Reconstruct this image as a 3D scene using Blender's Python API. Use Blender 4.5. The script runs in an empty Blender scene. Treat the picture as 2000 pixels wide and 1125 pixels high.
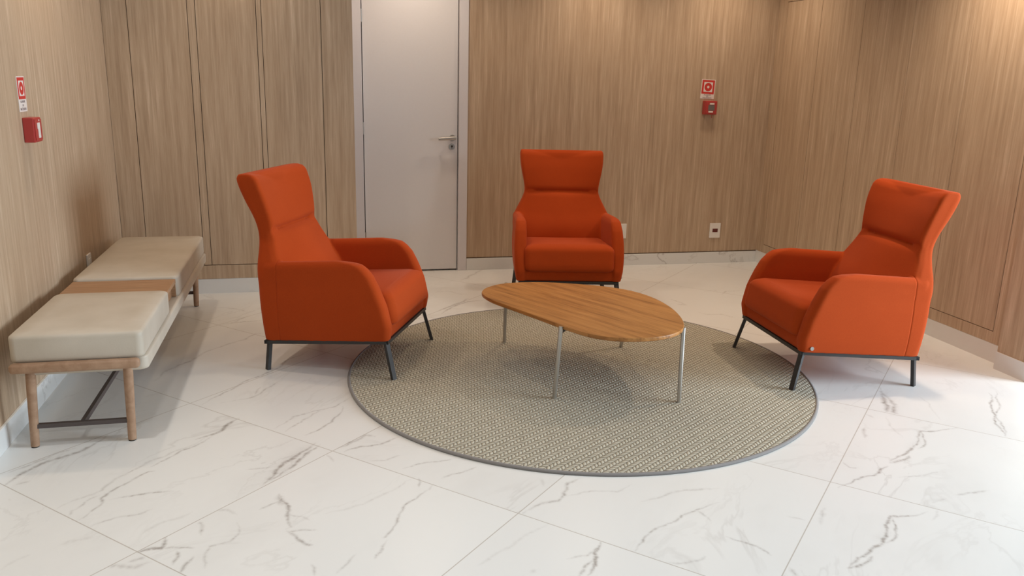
import bpy, bmesh, math, random
import numpy as np
from mathutils import Vector, Matrix
from math import sin, cos, pi, radians as R

SC = bpy.context.scene
COL = SC.collection

# ------------------------------------------------------------------ camera
cam_d = bpy.data.cameras.new('camera')
cam_d.sensor_fit = 'HORIZONTAL'; cam_d.sensor_width = 36.0; cam_d.lens = 28.964
cam_d.clip_start = 0.05
cam = bpy.data.objects.new('camera', cam_d); COL.objects.link(cam)
rt = Vector((0.9723, -0.2324, 0.0244)); up = Vector((0.0346, 0.2466, 0.9685)); bk = Vector((-0.2311, -0.9408, 0.2478))
bk.normalize(); rt = (rt - bk * rt.dot(bk)).normalized(); up = bk.cross(rt)
M = Matrix((rt, up, bk)).transposed().to_4x4(); M.translation = (0, 0, 1.52)
cam.matrix_world = M
SC.camera = cam

# ------------------------------------------------------------------ world, daylight, exposure
vs = SC.view_settings
SC.display_settings.display_device = 'sRGB'
vs.view_transform = 'Standard'; vs.look = 'None'; vs.gamma = 1.0; vs.use_curve_mapping = False
vs.exposure = 0.10
world = bpy.data.worlds.new('world'); SC.world = world; world.use_nodes = True
bg = world.node_tree.nodes['Background']
bg.inputs['Color'].default_value = (0.86, 0.93, 1.0, 1); bg.inputs['Strength'].default_value = 0.07

def area(name, loc, target, sx, sy, power, color):
    d = bpy.data.lights.new(name, 'AREA'); d.shape = 'RECTANGLE'; d.size = sx; d.size_y = sy
    d.energy = power; d.color = color
    o = bpy.data.objects.new(name, d); COL.objects.link(o)
    o.location = loc
    o.rotation_euler = (Vector(target) - Vector(loc)).to_track_quat('-Z', 'Y').to_euler()
    return o
# daylight of the tall glazing to the right of the lounge
area('window_daylight', (6.6, 1.25, 1.62), (0.5, 2.4, 0.7), 2.5, 2.0, 375, (0.82, 0.94, 1.04))

def spot(loc, target, power, color, ang=140):
    d = bpy.data.lights.new('downlight', 'SPOT'); d.energy = power; d.color = color
    d.spot_size = R(ang); d.spot_blend = 1.0; d.shadow_soft_size = 0.05
    o = bpy.data.objects.new('downlight', d); COL.objects.link(o)
    o.location = loc
    o.rotation_euler = (Vector(target) - Vector(loc)).to_track_quat('-Z', 'Y').to_euler()
WARM = (1.0, 0.79, 0.60)
for x, y, p in ((-0.48, 5.70, 15), (0.78, 5.93, 33), (2.15, 5.90, 35), (3.22, 5.92, 34), (3.36, 3.85, 84), (-0.92, 4.5, 34)):
    spot((x, y, 2.64), (x, y, 0), p, WARM)
for x, y, p in ((1.62, 5.0, 22), (2.62, 3.95, 24), (0.35, 4.45, 20)):      # downlights over the three armchairs
    spot((x, y, 2.64), (x, y, 0), p, (1.0, 0.74, 0.46), 100)
for x, y, p in ((-0.88, 2.95, 42), (-0.35, 2.0, 57), (1.1, 1.7, 57), (2.5, 1.2, 10)):
    spot((x, y, 2.64), (x, y, 0), p, (1.0, 0.99, 0.97), 96)

# ------------------------------------------------------------------ node helpers
class NT:
    def __init__(s, name):
        s.m = bpy.data.materials.new(name); s.m.use_nodes = True
        s.t = s.m.node_tree; s.b = s.t.nodes['Principled BSDF']
    def n(s, typ, **kw):
        o = s.t.nodes.new(typ)
        for k, v in kw.items():
            setattr(o, k, v)
        return o
    def l(s, a, b): s.t.links.new(a, b)
    def put(s, sock, v):
        if hasattr(v, 'node'): s.l(v, sock)
        else: sock.default_value = v
    def math(s, op, a, b=0.0, clamp=False, c=None):
        o = s.n('ShaderNodeMath', operation=op); o.use_clamp = clamp
        s.put(o.inputs[0], a); s.put(o.inputs[1], b)
        if c is not None: s.put(o.inputs[2], c)
        return o.outputs[0]
    def mix(s, f, a, b):
        o = s.n('ShaderNodeMix', data_type='RGBA')
        s.put(o.inputs[0], f); s.put(o.inputs[6], a); s.put(o.inputs[7], b)
        return o.outputs[2]
    def pos(s, world=True):
        if world: return s.n('ShaderNodeNewGeometry').outputs['Position']
        return s.n('ShaderNodeTexCoord').outputs['Object']
    def sep(s, v):
        o = s.n('ShaderNodeSeparateXYZ'); s.l(v, o.inputs[0]); return o.outputs
    def comb(s, x, y, z):
        o = s.n('ShaderNodeCombineXYZ'); s.put(o.inputs[0], x); s.put(o.inputs[1], y); s.put(o.inputs[2], z); return o.outputs[0]
    def noise(s, v, scale, detail=2.0, rough=0.5, dist=0.0):
        o = s.n('ShaderNodeTexNoise'); s.l(v, o.inputs['Vector'])
        o.inputs['Scale'].default_value = scale; o.inputs['Detail'].default_value = detail
        o.inputs['Roughness'].default_value = rough; o.inputs['Distortion'].default_value = dist
        return o.outputs[0]
    def ramp(s, f, *stops):
        o = s.n('ShaderNodeValToRGB'); s.put(o.inputs[0], f)
        e = o.color_ramp.elements
        while len(e) < len(stops): e.new(0.5)
        for i, (p, c) in enumerate(stops):
            e[i].position = p; e[i].color = (c if len(c) == 4 else (*c, 1))
        return o.outputs[0]
    def rng(s, f, a, b, c=0.0, d=1.0):
        o = s.n('ShaderNodeMapRange'); s.put(o.inputs[0], f)
        for i, v in enumerate((a, b, c, d)): o.inputs[i + 1].default_value = v
        return o.outputs[0]
    def bump(s, h, strength, dist):
        o = s.n('ShaderNodeBump'); s.put(o.inputs['Height'], h)
        o.inputs['Strength'].default_value = strength; o.inputs['Distance'].default_value = dist
        s.l(o.outputs[0], s.b.inputs['Normal'])
    def set(s, **kw):
        names = dict(color='Base Color', rough='Roughness', metal='Metallic', spec='Specular IOR Level', sheen='Sheen Weight', sheenr='Sheen Roughness', sheenc='Sheen Tint', coat='Coat Weight')
        for k, v in kw.items():
            i = s.b.inputs[names[k]]
            if hasattr(v, 'node'): s.l(v, i)
            else: i.default_value = (*v, 1) if isinstance(v, tuple) and len(v) == 3 else v
        return s.m

def plain(name, color, rough=0.5, metal=0.0, spec=0.5):
    k = NT(name); 
    v = k.noise(k.pos(False), 60, 2)
    k.set(color=k.mix(k.rng(v, 0.3, 0.7, 0, 0.06), (*color, 1), (color[0] * .8, color[1] * .8, color[2] * .8, 1)))
    return k.set(rough=rough, metal=metal, spec=spec)

def oak_panel():
    k = NT('light_oak_veneer')
    p = k.sep(k.pos())
    info = k.n('ShaderNodeObjectInfo').outputs['Random']
    u = k.math('ADD', p[0], p[1]); u = k.math('ADD', u, k.math('MULTIPLY', info, 7.0))
    z = k.math('MULTIPLY', p[2], 0.035)
    v = k.comb(u, z, 0.0)
    fine = k.noise(v, 120, 3, 0.65)
    mid = k.noise(v, 34, 3, 0.6)
    wide = k.noise(k.comb(u, k.math('MULTIPLY', p[2], 0.12), 3.0), 4.0, 2)
    g = k.math('ADD', k.math('MULTIPLY', fine, 0.38), k.math('MULTIPLY', mid, 0.62))
    c = k.ramp(g, (0.30, (0.360, 0.255, 0.168)), (0.47, (0.475, 0.348, 0.236)), (0.56, (0.535, 0.402, 0.280)), (0.72, (0.710, 0.565, 0.420)))
    c = k.mix(k.rng(wide, 0.35, 0.7, 0, 0.30), c, (0.455, 0.320, 0.205, 1))
    k.bump(g, 0.12, 0.002)
    return k.set(color=c, rough=0.52, spec=0.35)

def teak(name, ax):
    k = NT(name)
    t = k.n('ShaderNodeMapping'); k.l(k.pos(False), t.inputs[0]); t.inputs['Rotation'].default_value = (0, 0, ax)
    p = k.sep(t.outputs[0])
    plank = k.math('FLOOR', k.math('DIVIDE', p[1], 0.062))
    wn = k.n('ShaderNodeTexWhiteNoise', noise_dimensions='1D'); k.l(plank, wn.inputs['W'])
    v = k.comb(k.math('MULTIPLY', k.math('ADD', p[0], k.math('MULTIPLY', wn.outputs[0], 9.0)), 0.06), p[1], p[2])
    a = k.noise(v, 28, 3, 0.6); b = k.noise(v, 110, 3, 0.6)
    g = k.math('ADD', k.math('MULTIPLY', a, 0.65), k.math('MULTIPLY', b, 0.35))
    c = k.ramp(g, (0.30, (0.15, 0.055, 0.013)), (0.43, (0.33, 0.138, 0.034)), (0.53, (0.44, 0.195, 0.052)), (0.70, (0.54, 0.265, 0.083)))
    c = k.mix(k.rng(wn.outputs[0], 0, 1, 0, 0.22), c, (0.36, 0.16, 0.045, 1))
    f = k.math('FRACT', k.math('DIVIDE', p[1], 0.062))
    c = k.mix(k.rng(k.math('ABSOLUTE', k.math('SUBTRACT', f, 0.5)), 0.485, 0.5, 0, 0.45), c, (0.16, 0.07, 0.02, 1))
    return k.set(color=c, rough=0.42, spec=0.4)

def marble(name, tile=True):
    k = NT(name)
    P = k.pos(); p = k.sep(P)
    q = math.sqrt(0.5)
    u = k.math('MULTIPLY', k.math('ADD', p[0], p[1]), q); v = k.math('MULTIPLY', k.math('SUBTRACT', p[1], p[0]), q)
    gu = k.math('DIVIDE', k.math('SUBTRACT', u, 1.408), 0.9); gv = k.math('DIVIDE', k.math('SUBTRACT', v, 0.448), 0.9)
    cu = k.math('FLOOR', gu); cv = k.math('FLOOR', gv)
    wn = k.n('ShaderNodeTexWhiteNoise', noise_dimensions='2D'); k.l(k.comb(cu, cv, 0), wn.inputs['Vector'])
    off = k.n('ShaderNodeVectorMath', operation='SCALE'); k.l(wn.outputs['Color'], off.inputs[0]); off.inputs['Scale'].default_value = 20
    vec = k.n('ShaderNodeVectorMath', operation='ADD'); k.l(k.comb(k.math('MULTIPLY', u, 0.55), v, p[2]), vec.inputs[0]); k.l(off.outputs[0], vec.inputs[1])
    V = vec.outputs[0]
    n1 = k.noise(V, 2.2, 5, 0.62, 0.7)
    ridge = k.math('ABSOLUTE', k.math('SUBTRACT', n1, 0.5))
    line = k.rng(ridge, 0.0, 0.018, 1.0, 0.0)
    gate = k.rng(k.noise(V, 1.6, 2), 0.50, 0.68)
    faint = k.math('MULTIPLY', k.math('MULTIPLY', line, gate), 0.22 if tile else 0.6)
    cloud = k.math('MULTIPLY', k.rng(k.noise(V, 3.0, 4, 0.6), 0.5, 0.8), 0.10)
    at = k.n('ShaderNodeAttribute', attribute_type='GEOMETRY'); at.attribute_name = 'vein'
    brk = k.rng(k.noise(P, 45, 4, 0.7), 0.32, 0.66, 0.35, 1.0)
    vm = k.math('POWER', at.outputs['Fac'], 1.5)
    vm = k.math('MULTIPLY', vm, brk)
    m = k.math('ADD', k.math('ADD', faint, cloud), vm, True)
    warm = k.mix(k.noise(V, 1.1, 2), (0.725, 0.735, 0.725, 1), (0.775, 0.785, 0.772, 1))
    c = k.mix(k.math('MULTIPLY', m, 0.88), warm, (0.25, 0.222, 0.20, 1))
    if tile:
        du = k.math('ABSOLUTE', k.math('SUBTRACT', k.math('FRACT', k.math('ADD', gu, 0.5)), 0.5))
        dv = k.math('ABSOLUTE', k.math('SUBTRACT', k.math('FRACT', k.math('ADD', gv, 0.5)), 0.5))
        d = k.math('MINIMUM', du, dv)
        j = k.rng(d, 0.0014, 0.0028, 0.62, 0.0)
        c = k.mix(j, c, (0.32, 0.27, 0.22, 1))
    return k.set(color=c, rough=0.30, spec=0.42)

def rug_mat():
    k = NT('braided_wool')
    p = k.sep(k.pos(False))
    a = R(35)
    u = k.math('ADD', k.math('MULTIPLY', p[0], cos(a)), k.math('MULTIPLY', p[1], sin(a)))
    v = k.math('SUBTRACT', k.math('MULTIPLY', p[1], cos(a)), k.math('MULTIPLY', p[0], sin(a)))
    # braided rows: slanted stitches, every other row mirrored
    w = 0.0215; h = 0.0210
    row = k.math('FLOOR', k.math('DIVIDE', v, h)); fr = k.math('FRACT', k.math('DIVIDE', v, h))
    par = k.math('SUBTRACT', k.math('MULTIPLY', k.math('ABSOLUTE', k.math('MODULO', row, 2.0)), 2.0), 1.0)
    uu = k.math('ADD', k.math('DIVIDE', u, w), k.math('MULTIPLY', par, k.math('MULTIPLY', fr, 0.75)))
    wob = k.math('MULTIPLY', k.noise(k.pos(False), 60, 2), 0.55)
    fu = k.math('FRACT', k.math('ADD', uu, wob))
    su = k.math('SINE', k.math('MULTIPLY', fu, pi)); sv = k.math('SINE', k.math('MULTIPLY', fr, pi))
    hgt = k.math('MULTIPLY', k.math('POWER', su, 0.55), k.math('POWER', sv, 0.45))
    nz = k.noise(k.pos(False), 330, 3, 0.65)
    big = k.noise(k.pos(False), 22, 3, 0.6)
    c = k.ramp(hgt, (0.15, (0.095, 0.080, 0.055)), (0.48, (0.36, 0.33, 0.255)), (0.85, (0.54, 0.51, 0.42)))
    c = k.mix(k.rng(nz, 0.35, 0.7, 0, 0.45), c, (0.64, 0.61, 0.52, 1))
    c = k.mix(k.rng(big, 0.4, 0.7, 0, 0.25), c, (0.33, 0.30, 0.225, 1))
    k.bump(k.math('ADD', hgt, k.math('MULTIPLY', nz, 0.35)), 0.9, 0.006)
    return k.set(color=c, rough=0.95, spec=0.15)

def fabric(name, c1, c2, bump=0.25, sheen=0.12):
    k = NT(name)
    P = k.pos(False)
    f = k.noise(P, 420, 3, 0.7); b = k.noise(P, 9, 2)
    c = k.mix(k.rng(f, 0.3, 0.7), (*c1, 1), (*c2, 1))
    c = k.mix(k.rng(b, 0.35, 0.7, 0, 0.12), c, (c1[0] * .85, c1[1] * .8, c1[2] * .8, 1))
    k.bump(f, bump, 0.0015)
    return k.set(color=c, rough=0.9, spec=0.12, sheen=sheen, sheenr=0.45, sheenc=(1.0, 0.60, 0.45))

def leather():
    k = NT('taupe_leatherette')
    P = k.pos(False)
    f = k.n('ShaderNodeTexVoronoi'); k.l(P, f.inputs['Vector']); f.inputs['Scale'].default_value = 320
    b = k.noise(P, 7, 3)
    c = k.mix(k.rng(b, 0.3, 0.7), (0.50, 0.445, 0.365, 1), (0.56, 0.505, 0.425, 1))
    k.bump(f.outputs['Distance'], 0.12, 0.001)
    return k.set(color=c, rough=0.48, spec=0.4)

OAK = oak_panel()
MARBLE = marble('calacatta_porcelain_tile'); SKIRT = marble('calacatta_skirting', False)
ORANGE = fabric('orange_wool_upholstery', (0.39, 0.049, 0.0070), (0.47, 0.066, 0.0105))
LEATHER = leather()
BENCHWOOD = None
TEAK = teak('teak_tabletop', R(60.9)); 
def smallwood():
    k = NT('oiled_eucalyptus')
    p = k.sep(k.pos(False))
    v = k.comb(k.math('MULTIPLY', p[0], 1.0), p[1], p[2])
    g = k.noise(v, 26, 4, 0.6, 0.6)
    return k.set(color=k.ramp(g, (0.3, (0.31, 0.185, 0.112)), (0.7, (0.42, 0.27, 0.175))), rough=0.5, spec=0.35)
BWOOD = smallwood()
def traywood():
    k = NT('oak_tray_veneer')
    p = k.sep(k.pos(False))
    g = k.noise(k.comb(k.math('MULTIPLY', p[0], 0.06), p[1], p[2]), 70, 3, 0.6)
    return k.set(color=k.ramp(g, (0.3, (0.30, 0.165, 0.085)), (0.7, (0.44, 0.26, 0.145))), rough=0.48, spec=0.35)
TRAY = traywood()
BLACK = plain('black_powder_coat', (0.030, 0.028, 0.028), 0.45)
DARKBAR = plain('dark_bronze_bar', (0.075, 0.058, 0.055), 0.45)
STEEL = plain('brushed_stainless_steel', (0.52, 0.50, 0.47), 0.32, 0.9)
RUG = rug_mat()
RUGEDGE = plain('grey_binding_tape', (0.24, 0.23, 0.225), 0.9)
DOORM = plain('pale_grey_laminate', (0.76, 0.745, 0.75), 0.45)
FRAMEM = plain('grey_painted_frame', (0.72, 0.70, 0.72), 0.42)
GAP = plain('dark_joint', (0.05, 0.032, 0.02), 0.9)
PLASTER = plain('white_plaster', (0.38, 0.37, 0.36), 0.9)
RED = plain('red_signal_plastic', (0.44, 0.046, 0.040), 0.4)
SIGNRED = plain('red_sign_ink', (0.60, 0.040, 0.030), 0.5)
SIGNWHITE = plain('white_sign_vinyl', (0.80, 0.74, 0.70), 0.5)
INK = plain('grey_sign_ink', (0.20, 0.14, 0.14), 0.6)
GREYP = plain('grey_plastic', (0.16, 0.14, 0.13), 0.4)
WHITEP = plain('white_plastic', (0.80, 0.77, 0.72), 0.4)
BROWNP = plain('brown_red_socket', (0.12, 0.020, 0.014), 0.5)
RUBBER = plain('dark_rubber', (0.03, 0.026, 0.024), 0.8)

# ------------------------------------------------------------------ geometry helpers
def obj(name, bm, mat, parent=None, smooth=False, **props):
    me = bpy.data.meshes.new(name); bmesh.ops.recalc_face_normals(bm, faces=bm.faces[:]) if len(bm.faces) < 60000 else None
    bm.to_mesh(me); bm.free()
    for m in (mat if isinstance(mat, (list, tuple)) else [mat]): me.materials.append(m)
    if smooth:
        for p in me.polygons: p.use_smooth = True
        if smooth != 'all':
            me.set_sharp_from_angle(angle=R(smooth if smooth is not True else 40))
    o = bpy.data.objects.new(name, me); COL.objects.link(o)
    if parent: o.parent = parent
    for a, b in props.items(): o[a] = b
    return o
def thing(name, label, cat, loc=(0, 0, 0), rz=0.0, group=None):
    o = bpy.data.objects.new(name, None); COL.objects.link(o)
    o.empty_display_size = 0.1; o.location = loc; o.rotation_euler = (0, 0, rz)
    o['label'] = label; o['category'] = cat
    if group: o['group'] = group
    return o
def tag(o, label, cat, group=None):
    o['label'] = label; o['category'] = cat
    if group: o['group'] = group
    return o
def struct(o):
    o['kind'] = 'structure'; return o
def box(bm, x0, x1, y0, y1, z0, z1, bevel=0.0, seg=2):
    r = bmesh.ops.create_cube(bm, size=1.0)
    for v in r['verts']:
        v.co = Vector((x0 + (v.co.x + .5) * (x1 - x0), y0 + (v.co.y + .5) * (y1 - y0), z0 + (v.co.z + .5) * (z1 - z0)))
    if bevel:
        es = list({e for v in r['verts'] for e in v.link_edges})
        bmesh.ops.bevel(bm, geom=es, offset=bevel, segments=seg, affect='EDGES', profile=0.5)
    return bm
def BX(*a, **k):
    return box(bmesh.new(), *a, **k)
def cyl(bm, p0, p1, r0, r1=None, n=24):
    p0 = Vector(p0); p1 = Vector(p1); r1 = r0 if r1 is None else r1
    d = (p1 - p0); q = d.to_track_quat('Z', 'Y')
    res = bmesh.ops.create_cone(bm, cap_ends=True, segments=n, radius1=r0, radius2=r1, depth=d.length)
    mid = (p0 + p1) / 2
    for v in res['verts']: v.co = q @ v.co + mid
    return bm
def bar(bm, p0, p1, w, t, roll=0.0):
    p0 = Vector(p0); p1 = Vector(p1); d = p1 - p0; q = d.to_track_quat('Z', 'Y')
    res = bmesh.ops.create_cube(bm, size=1.0)
    c, s = cos(roll), sin(roll)
    for v in res['verts']:
        x, y = v.co.x * w, v.co.y * t
        v.co = q @ Vector((c * x - s * y, s * x + c * y, v.co.z * d.length)) + (p0 + p1) / 2
    return bm
def loft(bm, rings, cap=True):
    vr = [[bm.verts.new(p) for p in r] for r in rings]
    n = len(vr[0])
    for a, b in zip(vr, vr[1:]):
        for i in range(n):
            bm.faces.new((a[i], a[(i + 1) % n], b[(i + 1) % n], b[i]))
    if cap:
        bm.faces.new(list(reversed(vr[0]))); bm.faces.new(vr[-1])
    return bm
def lerp(tab, z):
    if z <= tab[0][0]: return tab[0][1]
    for (a, va), (b, vb) in zip(tab, tab[1:]):
        if z <= b: 
            t = (z - a) / (b - a); return va + (vb - va) * t
    return tab[-1][1]
def smooth_tab(tab, z, d=0.03):
    return (lerp(tab, z - d) + lerp(tab, z - d / 2) + 2 * lerp(tab, z) + lerp(tab, z + d / 2) + lerp(tab, z + d)) / 6
def rrect(x0, x1, y0, y1, r, n=7):
    r = min(r, (x1 - x0) / 2 - 1e-4, (y1 - y0) / 2 - 1e-4)
    pts = []
    for cx, cy, a0 in ((x1 - r, y1 - r, 0), (x0 + r, y1 - r, 90), (x0 + r, y0 + r, 180), (x1 - r, y0 + r, 270)):
        for i in range(n + 1):
            a = R(a0 + 90 * i / n); pts.append((cx + r * cos(a), cy + r * sin(a)))
    return pts
def smooth_closed(pts, sub=8):
    out = []; n = len(pts)
    for i in range(n):
        p0, p1, p2, p3 = (Vector(pts[(i + j - 1) % n]) for j in range(4))
        for k in range(sub):
            t = k / sub
            out.append(tuple(0.5 * ((2 * p1) + (p2 - p0) * t + (2 * p0 - 5 * p1 + 4 * p2 - p3) * t * t + (3 * p1 - p0 - 3 * p2 + p3) * t ** 3)))
    return out
def baked(bm, voxel, iters):
    me = bpy.data.meshes.new('tmp'); bm.to_mesh(me); bm.free()
    o = bpy.data.objects.new('tmp', me); COL.objects.link(o)
    m = o.modifiers.new('r', 'REMESH'); m.mode = 'VOXEL'; m.voxel_size = voxel; m.use_smooth_shade = True
    s = o.modifiers.new('s', 'SMOOTH'); s.iterations = iters; s.factor = 0.5
    bpy.context.view_layer.update()
    ev = o.evaluated_get(bpy.context.evaluated_depsgraph_get())
    res = bpy.data.meshes.new_from_object(ev)
    bpy.data.objects.remove(o); bpy.data.meshes.remove(me)
    for p in res.polygons: p.use_smooth = True
    return res
def mesh_obj(name, me, mat, parent=None):
    me.name = name; me.materials.clear(); me.materials.append(mat)
    o = bpy.data.objects.new(name, me); COL.objects.link(o)
    if parent: o.parent = parent
    return o
def text_bm(bm, body, size, place):
    cu = bpy.data.curves.new('t', 'FONT'); cu.body = body; cu.size = size; cu.align_x = 'CENTER'; cu.align_y = 'CENTER'; cu.extrude = 0.0004; cu.resolution_u = 3
    o = bpy.data.objects.new('t', cu); COL.objects.link(o); bpy.context.view_layer.update()
    me = bpy.data.meshes.new_from_object(o.evaluated_get(bpy.context.evaluated_depsgraph_get()))
    bpy.data.objects.remove(o)
    b2 = bmesh.new(); b2.from_mesh(me)
    for v in b2.verts: v.co = place(v.co)
    b2.to_mesh(me); b2.free(); bm.from_mesh(me); bpy.data.meshes.remove(me)
    return bm

# ------------------------------------------------------------------ the room
LX, BY, RX, CY, TOP = -1.26, 6.40, 3.765, 5.93, 2.70   # left wall, back wall, right cabinets, left cupboards, ceiling

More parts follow.
